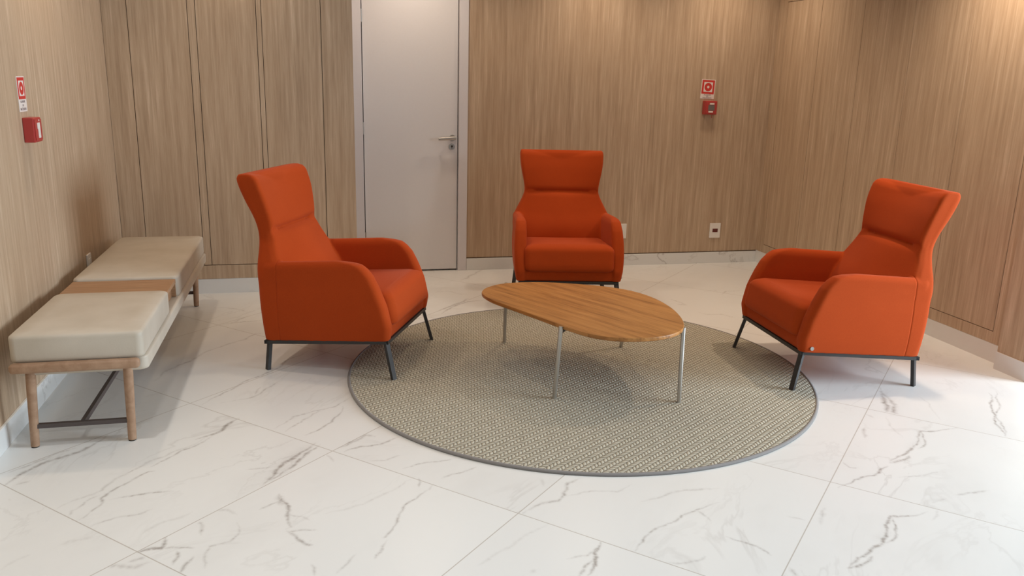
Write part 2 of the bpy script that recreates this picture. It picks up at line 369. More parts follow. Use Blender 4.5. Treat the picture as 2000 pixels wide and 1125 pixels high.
# floor: one slab with its marble veins
VEINS = [[16,0.6,[[-1.2,3.242],[-1.099,3.338],[-1.042,3.403],[-0.985,3.441]]],[18,0.9,[[-1.152,3.149],[-1.132,3.208],[-1.087,3.296],[-1.052,3.335],[-0.984,3.381],[-0.932,3.444],[-0.887,3.55]]],[12,0.5,[[-0.921,2.923],[-0.855,2.994],[-0.797,3.041],[-0.77,3.128],[-0.711,3.198],[-0.666,3.263],[-0.581,3.342],[-0.465,3.473]]],[8,0.5,[[-0.866,2.859],[-0.866,2.903],[-0.826,2.979],[-0.797,3.002]]],[10,0.8,[[-0.825,2.833],[-0.775,2.941],[-0.788,2.981],[-0.769,3.016],[-0.717,3.087],[-0.659,3.166],[-0.636,3.167]]],[9,0.7,[[-0.661,3.205],[-0.569,3.327],[-0.444,3.469]]],[10,0.7,[[-0.753,2.96],[-0.662,2.981],[-0.593,2.988],[-0.557,2.986]]],[10,0.6,[[-0.782,2.77],[-0.738,2.808],[-0.668,2.829],[-0.624,2.838],[-0.595,2.864]]],[14,0.35,[[-0.602,2.693],[-0.566,2.74],[-0.513,2.773],[-0.455,2.815]]],[16,1,[[-0.59,2.581],[-0.554,2.597],[-0.522,2.59],[-0.52,2.657]]],[10,0.6,[[-0.522,2.59],[-0.466,2.583],[-0.417,2.573]]],[10,0.7,[[-0.472,2.487],[-0.462,2.529],[-0.471,2.565]]],[12,0.7,[[-0.441,2.432],[-0.435,2.473],[-0.415,2.52]]],[12,0.6,[[-0.406,2.651],[-0.41,2.718],[-0.423,2.742]]],[12,0.5,[[-0.369,2.807],[-0.339,2.81],[-0.3,2.767]]],[9,0.5,[[-0.296,2.713],[-0.282,2.643],[-0.307,2.591],[-0.369,2.572],[-0.38,2.528],[-0.371,2.474],[-0.371,2.446]]],[14,0.6,[[-0.607,2.529],[-0.565,2.546]]],[18,0.5,[[-0.659,2.507],[-0.646,2.518],[-0.582,2.495],[-0.54,2.515]]],[14,0.3,[[-0.983,2.554],[-0.95,2.612],[-0.92,2.635]]],[20,0.25,[[-0.848,2.674],[-0.8,2.696],[-0.74,2.708]]],[12,0.5,[[-1.114,3.147],[-1.076,3.166]]],[20,1,[[-0.222,2.972],[-0.177,3.091],[-0.143,3.156],[-0.092,3.22],[-0.028,3.311]]],[16,0.9,[[-0.208,2.996],[-0.127,3.093],[-0.092,3.158],[-0.066,3.215],[-0.006,3.294]]],[60,0.4,[[-0.214,3.008],[-0.163,3.136],[-0.082,3.243],[-0.028,3.311]]],[9,0.6,[[-0.294,3.113],[-0.188,3.123]]],[14,0.9,[[-0.161,2.892],[-0.152,2.84],[-0.125,2.786],[-0.125,2.701],[-0.111,2.645]]],[26,0.6,[[-0.163,2.882],[-0.154,2.831],[-0.139,2.808]]],[9,0.6,[[-0.152,2.84],[-0.191,2.813],[-0.226,2.786]]],[7,0.5,[[-0.124,2.733],[-0.078,2.71],[-0.05,2.678]]],[12,0.8,[[-0.126,2.621],[-0.09,2.563],[-0.063,2.525],[-0.042,2.516]]],[10,0.6,[[-0.126,2.621],[-0.077,2.619],[-0.024,2.608]]],[9,0.7,[[0.411,2.857],[0.357,2.793],[0.29,2.725],[0.257,2.645],[0.232,2.578],[0.199,2.519],[0.19,2.516]]],[9,0.6,[[0.202,2.497],[0.174,2.429],[0.154,2.394]]],[12,0.35,[[0.349,2.935],[0.279,2.86],[0.2,2.803],[0.138,2.754],[0.071,2.729],[0.005,2.713]]],[8,0.5,[[-0.047,2.403],[-0.036,2.379],[-0.035,2.336]]],[9,0.5,[[0.097,2.436],[0.069,2.388],[0.03,2.336]]],[8,0.6,[[0.363,2.921],[0.354,2.846]]],[11,0.8,[[0.09,3.205],[0.157,3.244],[0.247,3.254],[0.325,3.307]]],[16,0.7,[[0.064,3.242],[0.127,3.296],[0.186,3.354],[0.225,3.333]]],[9,0.5,[[0.181,3.107],[0.25,3.094],[0.313,3.132]]],[9,0.6,[[0.311,3.011],[0.378,3.04],[0.454,3.044],[0.535,3.066]]],[9,0.6,[[0.449,2.899],[0.49,2.925],[0.569,2.951],[0.599,2.969]]],[12,0.3,[[0.472,2.292],[0.529,2.335],[0.608,2.384]]],[8,0.5,[[0.017,3.187],[0.044,3.121]]],[14,0.7,[[0.695,2.581],[0.776,2.636],[0.847,2.644],[0.882,2.683],[0.924,2.771],[0.986,2.802]]],[8,0.5,[[0.877,2.667],[0.961,2.691],[1.019,2.686],[1.09,2.667],[1.162,2.713]]],[12,0.5,[[1.151,2.58],[1.244,2.602],[1.323,2.628],[1.421,2.627],[1.492,2.62]]],[8,0.7,[[1.002,2.271],[1.051,2.321],[1.131,2.393],[1.236,2.439],[1.328,2.485],[1.435,2.52]]],[8,0.5,[[1.328,2.485],[1.345,2.402]]],[9,0.7,[[1.348,2.296],[1.388,2.255],[1.43,2.2],[1.441,2.161]]],[12,1,[[0.909,2.349],[0.865,2.289],[0.852,2.239],[0.805,2.173]]],[10,0.7,[[0.853,2.256],[0.799,2.199],[0.776,2.174]]],[8,0.5,[[0.767,2.273],[0.835,2.277],[0.87,2.306]]],[10,0.5,[[1.08,2.189],[1.136,2.174],[1.192,2.18],[1.223,2.2]]],[12,0.3,[[0.528,2.338],[0.65,2.424],[0.763,2.49]]],[14,0.4,[[0.834,2.825],[0.824,2.765]]],[14,0.4,[[0.634,2.223],[0.646,2.233]]],[26,0.9,[[2.803,3.416],[2.719,3.275],[2.705,3.227],[2.655,3.172]]],[22,0.8,[[2.839,3.464],[2.784,3.331],[2.759,3.251],[2.686,3.166],[2.695,3.141]]],[60,0.3,[[2.815,3.432],[2.761,3.301],[2.71,3.178]]],[10,0.9,[[1.953,2.536],[2.061,2.584],[2.16,2.599],[2.223,2.644],[2.274,2.663]]],[12,0.9,[[2.302,2.687],[2.378,2.734],[2.442,2.759],[2.55,2.829],[2.664,2.945],[2.735,2.933],[2.857,2.946]]],[40,0.3,[[2.459,2.781],[2.559,2.841],[2.654,2.933]]],[14,0.8,[[2.302,2.687],[2.384,2.702],[2.435,2.735]]],[9,0.8,[[2.664,2.945],[2.587,2.823],[2.523,2.789]]],[11,0.9,[[3.361,3.3],[3.223,3.135],[3.079,2.957],[3.011,2.826]]],[9,0.7,[[3.416,3.309],[3.281,3.142],[3.097,2.939],[3.022,2.838]]],[8,0.6,[[2.11,2.729],[2.107,2.683],[2.141,2.671]]],[12,0.6,[[2.373,2.398],[2.434,2.402],[2.531,2.404]]],[9,0.4,[[2.232,2.361],[2.316,2.379]]],[8,0.4,[[2.242,2.567],[2.327,2.562],[2.419,2.578],[2.481,2.572]]],[16,0.6,[[2.433,3.031],[2.39,2.981],[2.356,2.925]]],[8,0.4,[[2.959,3.335],[2.944,3.235],[2.85,3.044]]],[8,0.35,[[2.628,3.145],[2.554,2.994],[2.533,2.9]]],[10,0.5,[[2.535,3.162],[2.547,3.121]]],[12,0.9,[[1.65,2.043],[1.721,2.089],[1.793,2.122],[1.906,2.19],[2.013,2.305],[2.065,2.295],[2.171,2.308]]],[9,0.8,[[2.019,2.304],[1.949,2.192],[1.876,2.15]]],[13,0.8,[[1.65,2.043],[1.713,2.053],[1.774,2.088]]],[40,0.3,[[1.843,2.172],[1.913,2.199],[2.008,2.289]]],[9,0.5,[[1.635,2.378],[1.682,2.341]]],[14,0.6,[[1.462,2.081],[1.465,2.036]]],[16,0.5,[[1.72,2.301],[1.81,2.407]]],[8,0.4,[[2.143,2.251],[2.224,2.315]]],[16,0.6,[[-0.806,4.192],[-0.776,4.327],[-0.698,4.442],[-0.613,4.61],[-0.502,4.738],[-0.41,4.813],[-0.363,4.912],[-0.316,4.919]]],[12,0.7,[[-0.538,3.829],[-0.47,3.938],[-0.391,4.063],[-0.286,4.182],[-0.202,4.293],[-0.169,4.398],[-0.039,4.564]]],[10,0.6,[[-0.195,4.087],[-0.226,4.034],[-0.275,3.949],[-0.327,3.878],[-0.454,3.839]]],[9,0.6,[[-0.284,4.016],[-0.305,3.918]]],[10,0.6,[[-0.2,3.493],[-0.12,3.616],[-0.029,3.664],[0.064,3.697],[0.152,3.82]]],[10,0.6,[[-0.152,3.455],[-0.072,3.576],[0.02,3.671]]],[10,0.8,[[0.102,3.698],[0.054,3.553],[0.047,3.523],[-0.013,3.444],[-0.071,3.397]]],[16,1,[[-0.52,3.438],[-0.418,3.518],[-0.411,3.561],[-0.359,3.635]]],[12,0.7,[[-0.561,5.141],[-0.444,5.182],[-0.338,5.196]]],[14,0.6,[[-0.435,5.303],[-0.48,5.233],[-0.507,5.162]]],[14,0.5,[[-0.657,5.531],[-0.534,5.496],[-0.442,5.4]]],[12,0.5,[[-0.765,5.882],[-0.68,5.76]]],[18,0.7,[[0.771,5.23],[0.852,5.312],[0.917,5.384],[1.011,5.488],[1.047,5.535]]],[16,0.8,[[0.795,5.165],[0.853,5.265],[0.983,5.407],[1.025,5.443],[1.14,5.452]]],[22,0.7,[[1.092,6.07],[1.152,6.124],[1.175,6.195],[1.279,6.336],[1.344,6.419]]],[16,0.4,[[0.835,5.763],[0.948,5.738],[0.995,5.658],[1.062,5.639]]],[14,0.5,[[2.478,5.3],[2.507,5.217],[2.527,5.119]]],[14,0.6,[[2.462,5.166],[2.527,5.119]]],[14,0.4,[[2.82,5.458],[2.927,5.496],[2.918,5.444]]],[16,0.5,[[2.905,5.361],[3.0,5.454],[3.138,5.456]]],[14,0.5,[[2.519,4.955],[2.565,4.886],[2.663,4.871],[2.693,4.806],[2.742,4.798]]]]
# the face is meshed finely only along the veins and carries their strength as a vertex value
GS, GX, GY = 0.003, -1.368, 1.752
NX, NY = 16 * 118, 16 * 98
VF = np.zeros((NX + 1, NY + 1), dtype=np.float32)
rnd = random.Random(4)
for w, st, pts in VEINS:
    w = w * 0.001
    P = [Vector(q) for q in pts]
    for it in range(4 if len(P) < 5 else 3):
        Q = [P[0]]
        for a, b in zip(P, P[1:]):
            d = b - a; L = d.length
            nrm = Vector((-d.y, d.x)).normalized() if L > 1e-6 else Vector((1, 0))
            Q += [(a + b) / 2 + nrm * rnd.uniform(-1, 1) * L * (0.09 if L > 0.02 else 0.05), b]
        P = Q
    n = len(P)
    for i in range(n - 1):
        a, b = P[i], P[i + 1]
        e = min(1.0, min(i, n - 2 - i) / (n * 0.22) + 0.12)
        hw = w * (0.40 + 0.60 * e) * rnd.uniform(0.6, 1.35) * 0.62 + 0.0036
        sv = st * (0.40 + 0.60 * e) * rnd.uniform(0.6, 1.15) * (1.25 if w < 0.03 else 0.8)
        i0 = max(0, int((min(a.x, b.x) - hw - GX) / GS)); i1 = min(NX, int((max(a.x, b.x) + hw - GX) / GS) + 1)
        j0 = max(0, int((min(a.y, b.y) - hw - GY) / GS)); j1 = min(NY, int((max(a.y, b.y) + hw - GY) / GS) + 1)
        if i1 < i0 or j1 < j0: continue
        X = GX + GS * np.arange(i0, i1 + 1)[:, None]; Y = GY + GS * np.arange(j0, j1 + 1)[None, :]
        dx, dy = b.x - a.x, b.y - a.y
        t = np.clip(((X - a.x) * dx + (Y - a.y) * dy) / max(dx * dx + dy * dy, 1e-9), 0, 1)
        D = np.sqrt((X - a.x - t * dx) ** 2 + (Y - a.y - t * dy) ** 2)
        sub = VF[i0:i1 + 1, j0:j1 + 1]
        np.maximum(sub, sv * np.clip(1 - D / hw, 0, 1), out=sub)
VF = np.minimum(VF, 1.0)
verts, faces, vals, index = [], [], [], {}
def vid(i, j):
    k = i * 100000 + j
    if k not in index:
        index[k] = len(verts); verts.append((GX + GS * i, GY + GS * j, 0.0)); vals.append(float(VF[i, j]))
    return index[k]
def quad(i, j, s_):
    faces.append((vid(i, j), vid(i + s_, j), vid(i + s_, j + s_), vid(i, j + s_)))
def cells(i, j, s_):
    if s_ == 1 or VF[i:i + s_ + 1, j:j + s_ + 1].max() < 0.004: quad(i, j, s_); return
    h_ = s_ // 4 if s_ > 1 else 1
    for a in range(0, s_, h_):
        for b in range(0, s_, h_): cells(i + a, j + b, h_)
for i in range(0, NX, 16):
    for j in range(0, NY, 16): cells(i, j, 16)
def flat(x0, x1, y0, y1):
    k = len(verts); verts.extend(((x0, y0, 0), (x1, y0, 0), (x1, y1, 0), (x0, y1, 0))); vals.extend((0.0,) * 4); faces.append((k, k + 1, k + 2, k + 3))
EX, EY = GX + GS * NX, GY + GS * NY
flat(GX, 7.2, -3.2, GY); flat(EX, 7.2, GY, EY)
k = len(verts)
verts.extend(((GX, -3.2, -0.06), (7.2, -3.2, -0.06), (7.2, EY, -0.06), (GX, EY, -0.06), (GX, -3.2, 0), (7.2, -3.2, 0), (7.2, EY, 0), (GX, EY, 0))); vals.extend((0.0,) * 8)
faces.append((k + 3, k + 2, k + 1, k))
for a in range(4): faces.append((k + a, k + (a + 1) % 4, k + 4 + (a + 1) % 4, k + 4 + a))
me = bpy.data.meshes.new('floor'); me.from_pydata(verts, [], faces)
at_ = me.attributes.new('vein', 'FLOAT', 'POINT'); at_.data.foreach_set('value', vals)
me.materials.append(MARBLE)
floor = bpy.data.objects.new('floor', me); COL.objects.link(floor); struct(floor)

struct(obj('ceiling', BX(LX - 0.1, 7.2, -3.2, BY + 0.1, TOP, TOP + 0.08), PLASTER))
struct(obj('wall_left', BX(LX - 0.1, LX, -3.2, BY + 0.1, 0, TOP), OAK))
bm = bmesh.new()
box(bm, LX, 0.315, BY, BY + 0.1, 0, TOP); box(bm, 1.182, 3.95, BY, BY + 0.1, 0, TOP); box(bm, 0.315, 1.182, BY, BY + 0.1, 2.16, TOP)
struct(obj('wall_back', bm, OAK))
struct(obj('baseboard_left', BX(LX, LX + 0.012, -3.2, CY, 0, 0.10, bevel=0.002), SKIRT))
bm = BX(1.186, RX, BY - 0.012, BY, 0, 0.095, bevel=0.002)
o = struct(obj('baseboard_back', bm, SKIRT))
o = struct(obj('trim_1', BX(1.186, RX, BY - 0.003, BY, 0.0965, 0.1015), GAP)); o.name = 'trim_1'

# grey flush door
d1 = struct(obj('door_1', BX(0.391, 1.106, BY + 0.004, BY + 0.044, 0.012, 2.11, bevel=0.002), DOORM))
bm = bmesh.new()
for x0, x1, z0, z1 in ((0.315, 0.383, 0, 2.16), (1.114, 1.184, 0, 2.16), (0.383, 1.114, 2.118, 2.16)):
    box(bm, x0, x1, BY - 0.014, BY + 0.06, z0, z1, bevel=0.003)
for x0, x1 in ((0.383, 0.387), (1.110, 1.114)):
    box(bm, x0, x1, BY + 0.022, BY + 0.05, 0, 2.12)
obj('door_frame', bm, FRAMEM, d1)
obj('door_gap', BX(0.376, 1.12, BY + 0.046, BY + 0.05, 0.0, 2.13), GAP, d1)
for z in (1.93, 1.12, 0.28):
    b = cyl(bmesh.new(), (0.3875, BY - 0.004, z - 0.045), (0.3875, BY - 0.004, z + 0.045), 0.0065)
    obj('hinge', b, STEEL, d1, True)
bm = bmesh.new()
cyl(bm, (1.066, BY + 0.004, 1.052), (1.066, BY - 0.006, 1.052), 0.025, 0.024)
cyl(bm, (1.066, BY - 0.004, 1.052), (1.066, BY - 0.052, 1.052), 0.0105)
cyl(bm, (1.086, BY - 0.052, 1.056), (0.952, BY - 0.052, 1.047), 0.0150, 0.0125)
cyl(bm, (0.965, BY - 0.052, 1.048), (0.965, BY - 0.036, 1.048), 0.0115)
obj('door_handle', bm, STEEL, d1, 35)
bm = cyl(bmesh.new(), (1.062, BY + 0.004, 0.985), (1.062, BY - 0.007, 0.985), 0.0245, 0.023)
lk = obj('lock_rosette', bm, STEEL, d1, 35)
bm = cyl(bmesh.new(), (1.062, BY - 0.006, 0.990), (1.062, BY - 0.009, 0.990), 0.0075, n=16); box(bm, 1.0595, 1.0645, BY - 0.009, BY - 0.006, 0.972, 0.99)
obj('keyhole', bm, GAP, lk)

# left oak cupboards
cb = thing('built_in_cupboard', 'light oak built-in cupboard with flush doors in the corner left of the grey door', 'cupboard', (0, 0, 0))
obj('carcass', BX(LX + 0.002, 0.294, CY + 0.004, BY - 0.018, 0.101, TOP - 0.002), GAP, cb)
for x0, x1 in ((LX + 0.002, -1.1115), (-0.7455, -0.7005), (-0.3205, -0.2915), (0.0925, 0.296)):
    obj('stile', BX(x0, x1, CY - 0.014, CY + 0.006, 0.2055, TOP - 0.002), OAK, cb)
obj('plinth_rail', BX(LX + 0.002, 0.296, CY - 0.014, CY + 0.006, 0.105, 0.2005), OAK, cb)
obj('side_panel', BX(0.292, 0.297, CY - 0.0139, BY - 0.016, 0.105, TOP - 0.002), OAK, cb)
for x0, x1 in ((-1.1075, -0.7495), (-0.6965, -0.3245), (-0.2880, 0.0885)):
    obj('door', BX(x0, x1, CY - 0.014, CY + 0.006, 0.2055, TOP - 0.002), OAK, cb)
obj('skirting', BX(LX + 0.013, 0.296, CY - 0.012, CY + 0.02, 0.0, 0.1035), SKIRT, cb)

# right oak cupboards and the return pillar at their near end
cr = thing('built_in_cupboard', 'light oak wall of flush cupboard doors behind the armchair on the right', 'cupboard', (0, 0, 0))
obj('carcass', BX(RX + 0.012, RX + 0.18, 3.62, BY - 0.002, 0.103, TOP - 0.002), GAP, cr)
ZB, ZT = 0.176, 2.158
ys = [3.742, 4.254, 4.766, 5.278, 5.790, 6.272]
obj('stile', BX(RX, RX + 0.018, 3.62, ys[0] - 0.002, 0.106, TOP - 0.002), OAK, cr)
obj('stile', BX(RX, RX + 0.018, ys[-1] + 0.002, BY - 0.001, 0.106, TOP - 0.002), OAK, cr)
obj('plinth_rail', BX(RX, RX + 0.018, ys[0] - 0.0015, ys[-1] + 0.0015, 0.106, ZB - 0.002), OAK, cr)
obj('top_panel', BX(RX, RX + 0.018, ys[0] - 0.0015, ys[-1] + 0.0015, ZT + 0.002, TOP - 0.002), OAK, cr)
for a, b in zip(ys, ys[1:]):
    obj('door', BX(RX, RX + 0.018, a + 0.0018, b - 0.0018, ZB + 0.002, ZT - 0.002), OAK, cr)
obj('skirting', BX(RX - 0.002, RX + 0.03, 3.62, BY - 0.013, 0.0, 0.105), SKIRT, cr)
pl = struct(obj('wall_right', BX(3.692, 3.95, 3.40, 3.618, 0.1, TOP), OAK))
struct(obj('baseboard_right', BX(3.684, 3.95, 3.392, 3.618, 0, 0.1), SKIRT))

# ------------------------------------------------------------------ rug
rc = Vector((1.357, 3.980)); RR = 1.219
rug = thing('round_rug', 'round grey-beige woven rug under the wooden coffee table', 'rug', (rc.x, rc.y, 0), 0)
bm = bmesh.new(); N = 160
rings = []
for r, z in ((RR - 0.012, 0.0005), (RR - 0.012, 0.0105), (RR - 0.05, 0.0115), (0.3, 0.0115)):
    rings.append([(r * cos(2 * pi * i / N), r * sin(2 * pi * i / N), z) for i in range(N)])
loft(bm, rings)
obj('rug_pile', bm, RUG, rug)
bm = bmesh.new()
prof = [(RR - 0.014, 0.0006), (RR - 0.001, 0.0006), (RR + 0.001, 0.006), (RR - 0.003, 0.0115), (RR - 0.009, 0.0130), (RR - 0.014, 0.0115)]
v = [[bm.verts.new((r * cos(2 * pi * i / N), r * sin(2 * pi * i / N), z)) for r, z in prof] for i in range(N)]
for i in range(N):
    for j in range(6):
        bm.faces.new((v[i][j], v[i][(j + 1) % 6], v[(i + 1) % N][(j + 1) % 6], v[(i + 1) % N][j]))
obj('edge_binding', bm, RUGEDGE, rug, 'all')
RUGZ = 0.0118

# ------------------------------------------------------------------ coffee table
tb = thing('coffee_table', 'egg-shaped wooden coffee table on slim steel legs in the middle of the rug', 'coffee table', (1.38, 3.90, RUGZ))
outl = [(0.875, 4.25), (0.918, 4.335), (1.007, 4.405), (1.116, 4.430), (1.266, 4.417), (1.431, 4.358), (1.60, 4.265), (1.715, 4.141), (1.773, 3.98), (1.784, 3.804), (1.764, 3.645), (1.725, 3.516), (1.672, 3.425), (1.590, 3.362), (1.480, 3.333), (1.35, 3.345), (1.236, 3.409), (1.148, 3.540), (1.053, 3.744), (0.967, 3.925), (0.901, 4.065), (0.873, 4.17)]
loop = smooth_closed([(x - 1.38, y - 3.90) for x, y in outl][::-1], 6)
area2 = sum(a[0] * b[1] - a[1] * b[0] for a, b in zip(loop, loop[1:] + loop[:1]))
if area2 < 0: loop = loop[::-1]
def inset(lp, d):
    n = len(lp); out = []
    for i in range(n):
        t = Vector(lp[(i + 1) % n]) - Vector(lp[i - 1]); nr = Vector((-t.y, t.x)).normalized(); out.append((lp[i][0] + nr.x * d, lp[i][1] + nr.y * d))
    return out
TZ = 0.385 - RUGZ
bm = bmesh.new()
loft(bm, [[(*p, z) for p in inset(loop, d)] for d, z in ((0.006, TZ - 0.020), (0.001, TZ - 0.016), (0.0, TZ - 0.005), (0.0006, TZ - 0.0015), (0.002, TZ))])
obj('tabletop', bm, TEAK, tb, 40)
legs = [((1.050, 4.290), (1.063, 4.484)), ((1.130, 3.583), (1.108, 3.594)), ((1.703, 3.462), (1.693, 3.440)), ((1.70, 4.185), (1.713, 4.300))]
legs = [((1.056, 4.440), (1.063, 4.484)), ((1.122, 3.575), (1.108, 3.592)), ((1.702, 3.470), (1.693, 3.440)), ((1.705, 4.165), (1.716, 4.290))]
for (tx, ty), (bx_, by_) in legs:
    a = Vector((tx - 1.38, ty - 3.90, TZ - 0.004)); b = Vector((bx_ - 1.38, by_ - 3.90, 0.0))
    b3 = cyl(bmesh.new(), a, b, 0.0105, n=20)
    for v in b3.verts:
        if v.co.z < 0.05: v.co.z = 0.0004
    lg = obj('leg', b3, STEEL, tb, True)
    c = Vector((0, 0, 0)); dirn = Vector((-a.x, -a.y, 0)).normalized()
    s = Vector((a.x, a.y, TZ - 0.034))
    bm = bmesh.new(); bar(bm, s, s + dirn * 0.09 + Vector((0, 0, 0.006)), 0.012, 0.012)
    obj('bracket', bm, BLACK, lg)
bm = bmesh.new()
T2 = [Vector((t[0] - 1.38, t[1] - 3.90, TZ - 0.030)) for t, _ in legs]
for i in range(4):
    a = T2[i] * 0.86; b = T2[(i + 1) % 4] * 0.86; a.z = b.z = TZ - 0.030
    bar(bm, a, b, 0.016, 0.016)
obj('under_frame', bm, BLACK, tb)

# ------------------------------------------------------------------ armchairs (local +X is the front)
SH = 0.08
def sh(x, y, z): return (x, y, z + SH * x)
rear = [(0.185, -0.375), (0.371, -0.387), (0.547, -0.395), (0.708, -0.407), (0.825, -0.435), (0.897, -0.467), (0.990, -0.500), (1.05, -0.517)]
wing = [(0.40, -0.20), (0.56, -0.262), (0.60, -0.280), (0.675, -0.310), (0.757, -0.335), (0.828, -0.347), (0.929, -0.367), (1.042, -0.405), (1.06, -0.42)]
hwid = [(0.185, 0.349), (0.25, 0.361), (0.33, 0.367), (0.42, 0.369), (0.55, 0.360), (0.62, 0.329), (0.70, 0.287), (0.757, 0.265), (0.83, 0.277), (0.90, 0.292), (0.97, 0.302), (1.04, 0.304)]
front = [(0.185, 0.312), (0.254, 0.322), (0.362, 0.297), (0.459, 0.258), (0.520, 0.228), (0.555, 0.200), (0.580, 0.170), (0.595, 0.12), (0.602, 0.05)]
bm = bmesh.new()
# back slab
rings = []
for i in range(45):
    z = 0.187 + (1.052 - 0.187) * i / 44
    x0 = smooth_tab(rear, z); x1 = smooth_tab(wing, z) - 0.022; hw = smooth_tab(hwid, z)
    if z < 0.6: x1 = x0 + 0.12
    e = max(0.0, (z - 1.02) / 0.034); k_ = 0.022 * (1 - math.sqrt(max(0, 1 - e * e)))
    rings.append([sh(x, y, z) for x, y in rrect(x0 + k_, x1 - k_, -hw + k_, hw - k_, 0.040)])
loft(bm, rings)
# arms
for s in (-1, 1):
    rings = []
    for i in range(36):
        z = 0.187 + (0.604 - 0.187) * i / 35
        x0 = -0.36; x1 = lerp(front, z); yo = smooth_tab(hwid, min(z, 0.55)); yi = lerp([(0.187, 0.285), (0.40, 0.283), (0.60, 0.285)], z)
        e = max(0.0, (z - 0.560) / 0.046); k_ = 0.034 * (1 - math.sqrt(max(0.0, 1 - e * e)))
        if z > 0.56: x0 = -0.36
        lp = rrect(x0, x1, yi + k_, yo - k_, 0.030)
        rings.append([sh(x, s * y, z) for x, y in (lp if s > 0 else lp[::-1])])
    loft(bm, rings)
# gussets that sweep from the arms up into the wings
for s in (-1, 1):
    rings = []
    for i in range(16):
        z = 0.50 + (0.80 - 0.50) * i / 15
        x0 = smooth_tab(rear, z) + 0.02; x1 = smooth_tab(wing, z); hw = smooth_tab(hwid, z)
        lp = rrect(x0, x1, hw - 0.085, hw, 0.03)
        rings.append([sh(x, s * y, z) for x, y in (lp if s > 0 else lp[::-1])])
    loft(bm, rings)
# seat deck and apron
rings = [[sh(x, y, z) for x, y in rrect(-0.36, xf, -0.33, 0.33, 0.03)] for z, xf in ((0.187, 0.300), (0.22, 0.306), (0.258, 0.306))]
loft(bm, rings)
# padded lower back and head roll, full width, meeting in a soft crease
lum = [(0.30, -0.14), (0.42, -0.165), (0.50, -0.205), (0.56, -0.245), (0.60, -0.272), (0.675, -0.304), (0.757, -0.330)]
def lumbar(tt):
    z = 0.24 + (0.764 - 0.24) * tt
    hw = smooth_tab(hwid, z) - lerp([(0.50, 0.012), (0.68, 0.003)], z)
    e1 = max(0, (z - 0.714) / 0.050); k_ = 0.058 * (1 - math.sqrt(max(0, 1 - min(1, e1) ** 2)))
    bul = 0.040 * math.sin(pi * min(1, max(0, (z - 0.40) / 0.40)))
    return hollow(smooth_tab(rear, z) + 0.04, smooth_tab(lum, z), hw, z, -bul, k_)
def head(tt):
    z = 0.752 + (1.052 - 0.752) * tt
    hw = smooth_tab(hwid, z) - 0.001
    e0 = max(0, (0.794 - z) / 0.042); e1 = max(0, (z - 1.012) / 0.040)
    k0 = 0.056 * (1 - math.sqrt(max(0, 1 - min(1, e0) ** 2))); k1 = 0.034 * (1 - math.sqrt(max(0, 1 - min(1, e1) ** 2)))
    x1 = smooth_tab(wing, z) + 0.010 + 0.004 * min(1, tt * 4)
    return hollow(smooth_tab(rear, z) + 0.020, x1 - k1, hw - k1 * .25, z, 0.040 * tt ** 0.8 - 0.012 * (1 - tt) ** 2, k0)
def hollow(x0, x1, hw, z, depth, notch):
    lp = rrect(x0, x1, -hw, hw, 0.020, 8); out = []; m = len(lp)
    for i in range(m):
        a = lp[i]; b2 = lp[(i + 1) % m]; out.append(a)
        if a[0] > x1 - 1e-4 and b2[0] > x1 - 1e-4:
            for j in range(1, 36): out.append((a[0], a[1] + (b2[1] - a[1]) * j / 36))
    res = []
    for a, b2 in out:
        q_ = min(1.0, abs(b2) / hw)
        c_ = max(0.0, cos(q_ * pi / 2)); f_ = min(1.0, max(0.0, (a - (x0 + x1) / 2) / ((x1 - x0) / 2)))
        w_ = min(1.0, (1 - q_) / 0.08)
        res.append(sh(a - depth * c_ ** 1.2 * f_ - notch * f_ * w_ * w_ * (3 - 2 * w_), b2, z))
    return res
loft(bm, [lumbar(i / 35) for i in range(36)])
loft(bm, [head(i / 31) for i in range(32)])
for v in bm.verts:      # the top edge dips a little between the wings
    zl = v.co.z - SH * v.co.x
    t_ = max(0.0, min(1.0, (zl - 0.86) / 0.19))
    v.co.z -= 0.016 * t_ * t_ * max(0.0, cos(v.co.y / 0.298 * pi / 2))
for v in bm.verts:      # the shell draws in slightly towards its rear lower edge
    zl = v.co.z - SH * v.co.x
    f_ = max(0.0, min(1.0, (0.05 - v.co.x) / 0.42)) * max(0.0, min(1.0, (0.60 - zl) / 0.12))
    v.co.y *= 1 - 0.045 * f_
SHELL = baked(bm, 0.0056, 5)
# cut the upholstery into head rest, back rest, arm rests and seat base along its seams
XS, ZC, YA, ZA = -0.279, 0.758, 0.272, 0.612
b0 = bmesh.new(); b0.from_mesh(SHELL)
for co, no in (((XS, 0, 0), (1, 0, 0)), ((0, 0, ZC), (-SH, 0, 1)), ((0, YA, 0), (0, 1, 0)), ((0, -YA, 0), (0, 1, 0)), ((0, 0, 0.262), (-SH, 0, 1))):
    bmesh.ops.bisect_plane(b0, geom=b0.verts[:] + b0.edges[:] + b0.faces[:], plane_co=co, plane_no=no, dist=1e-6)
def region(f):
    c = f.calc_center_median(); zl = c.z - SH * c.x
    if zl > ZC: return 'headrest'
    if abs(c.y) > YA and c.x > XS and zl < ZA: return 'armrest_l' if c.y > 0 else 'armrest_r'
    if zl < 0.262 and c.x > XS: return 'seat_base'
    return 'backrest'
REG = {}
fl = b0.faces.layers.int.new('reg'); names = ['headrest', 'backrest', 'armrest_l', 'armrest_r', 'seat_base']
for f in b0.faces: f[fl] = names.index(region(f))
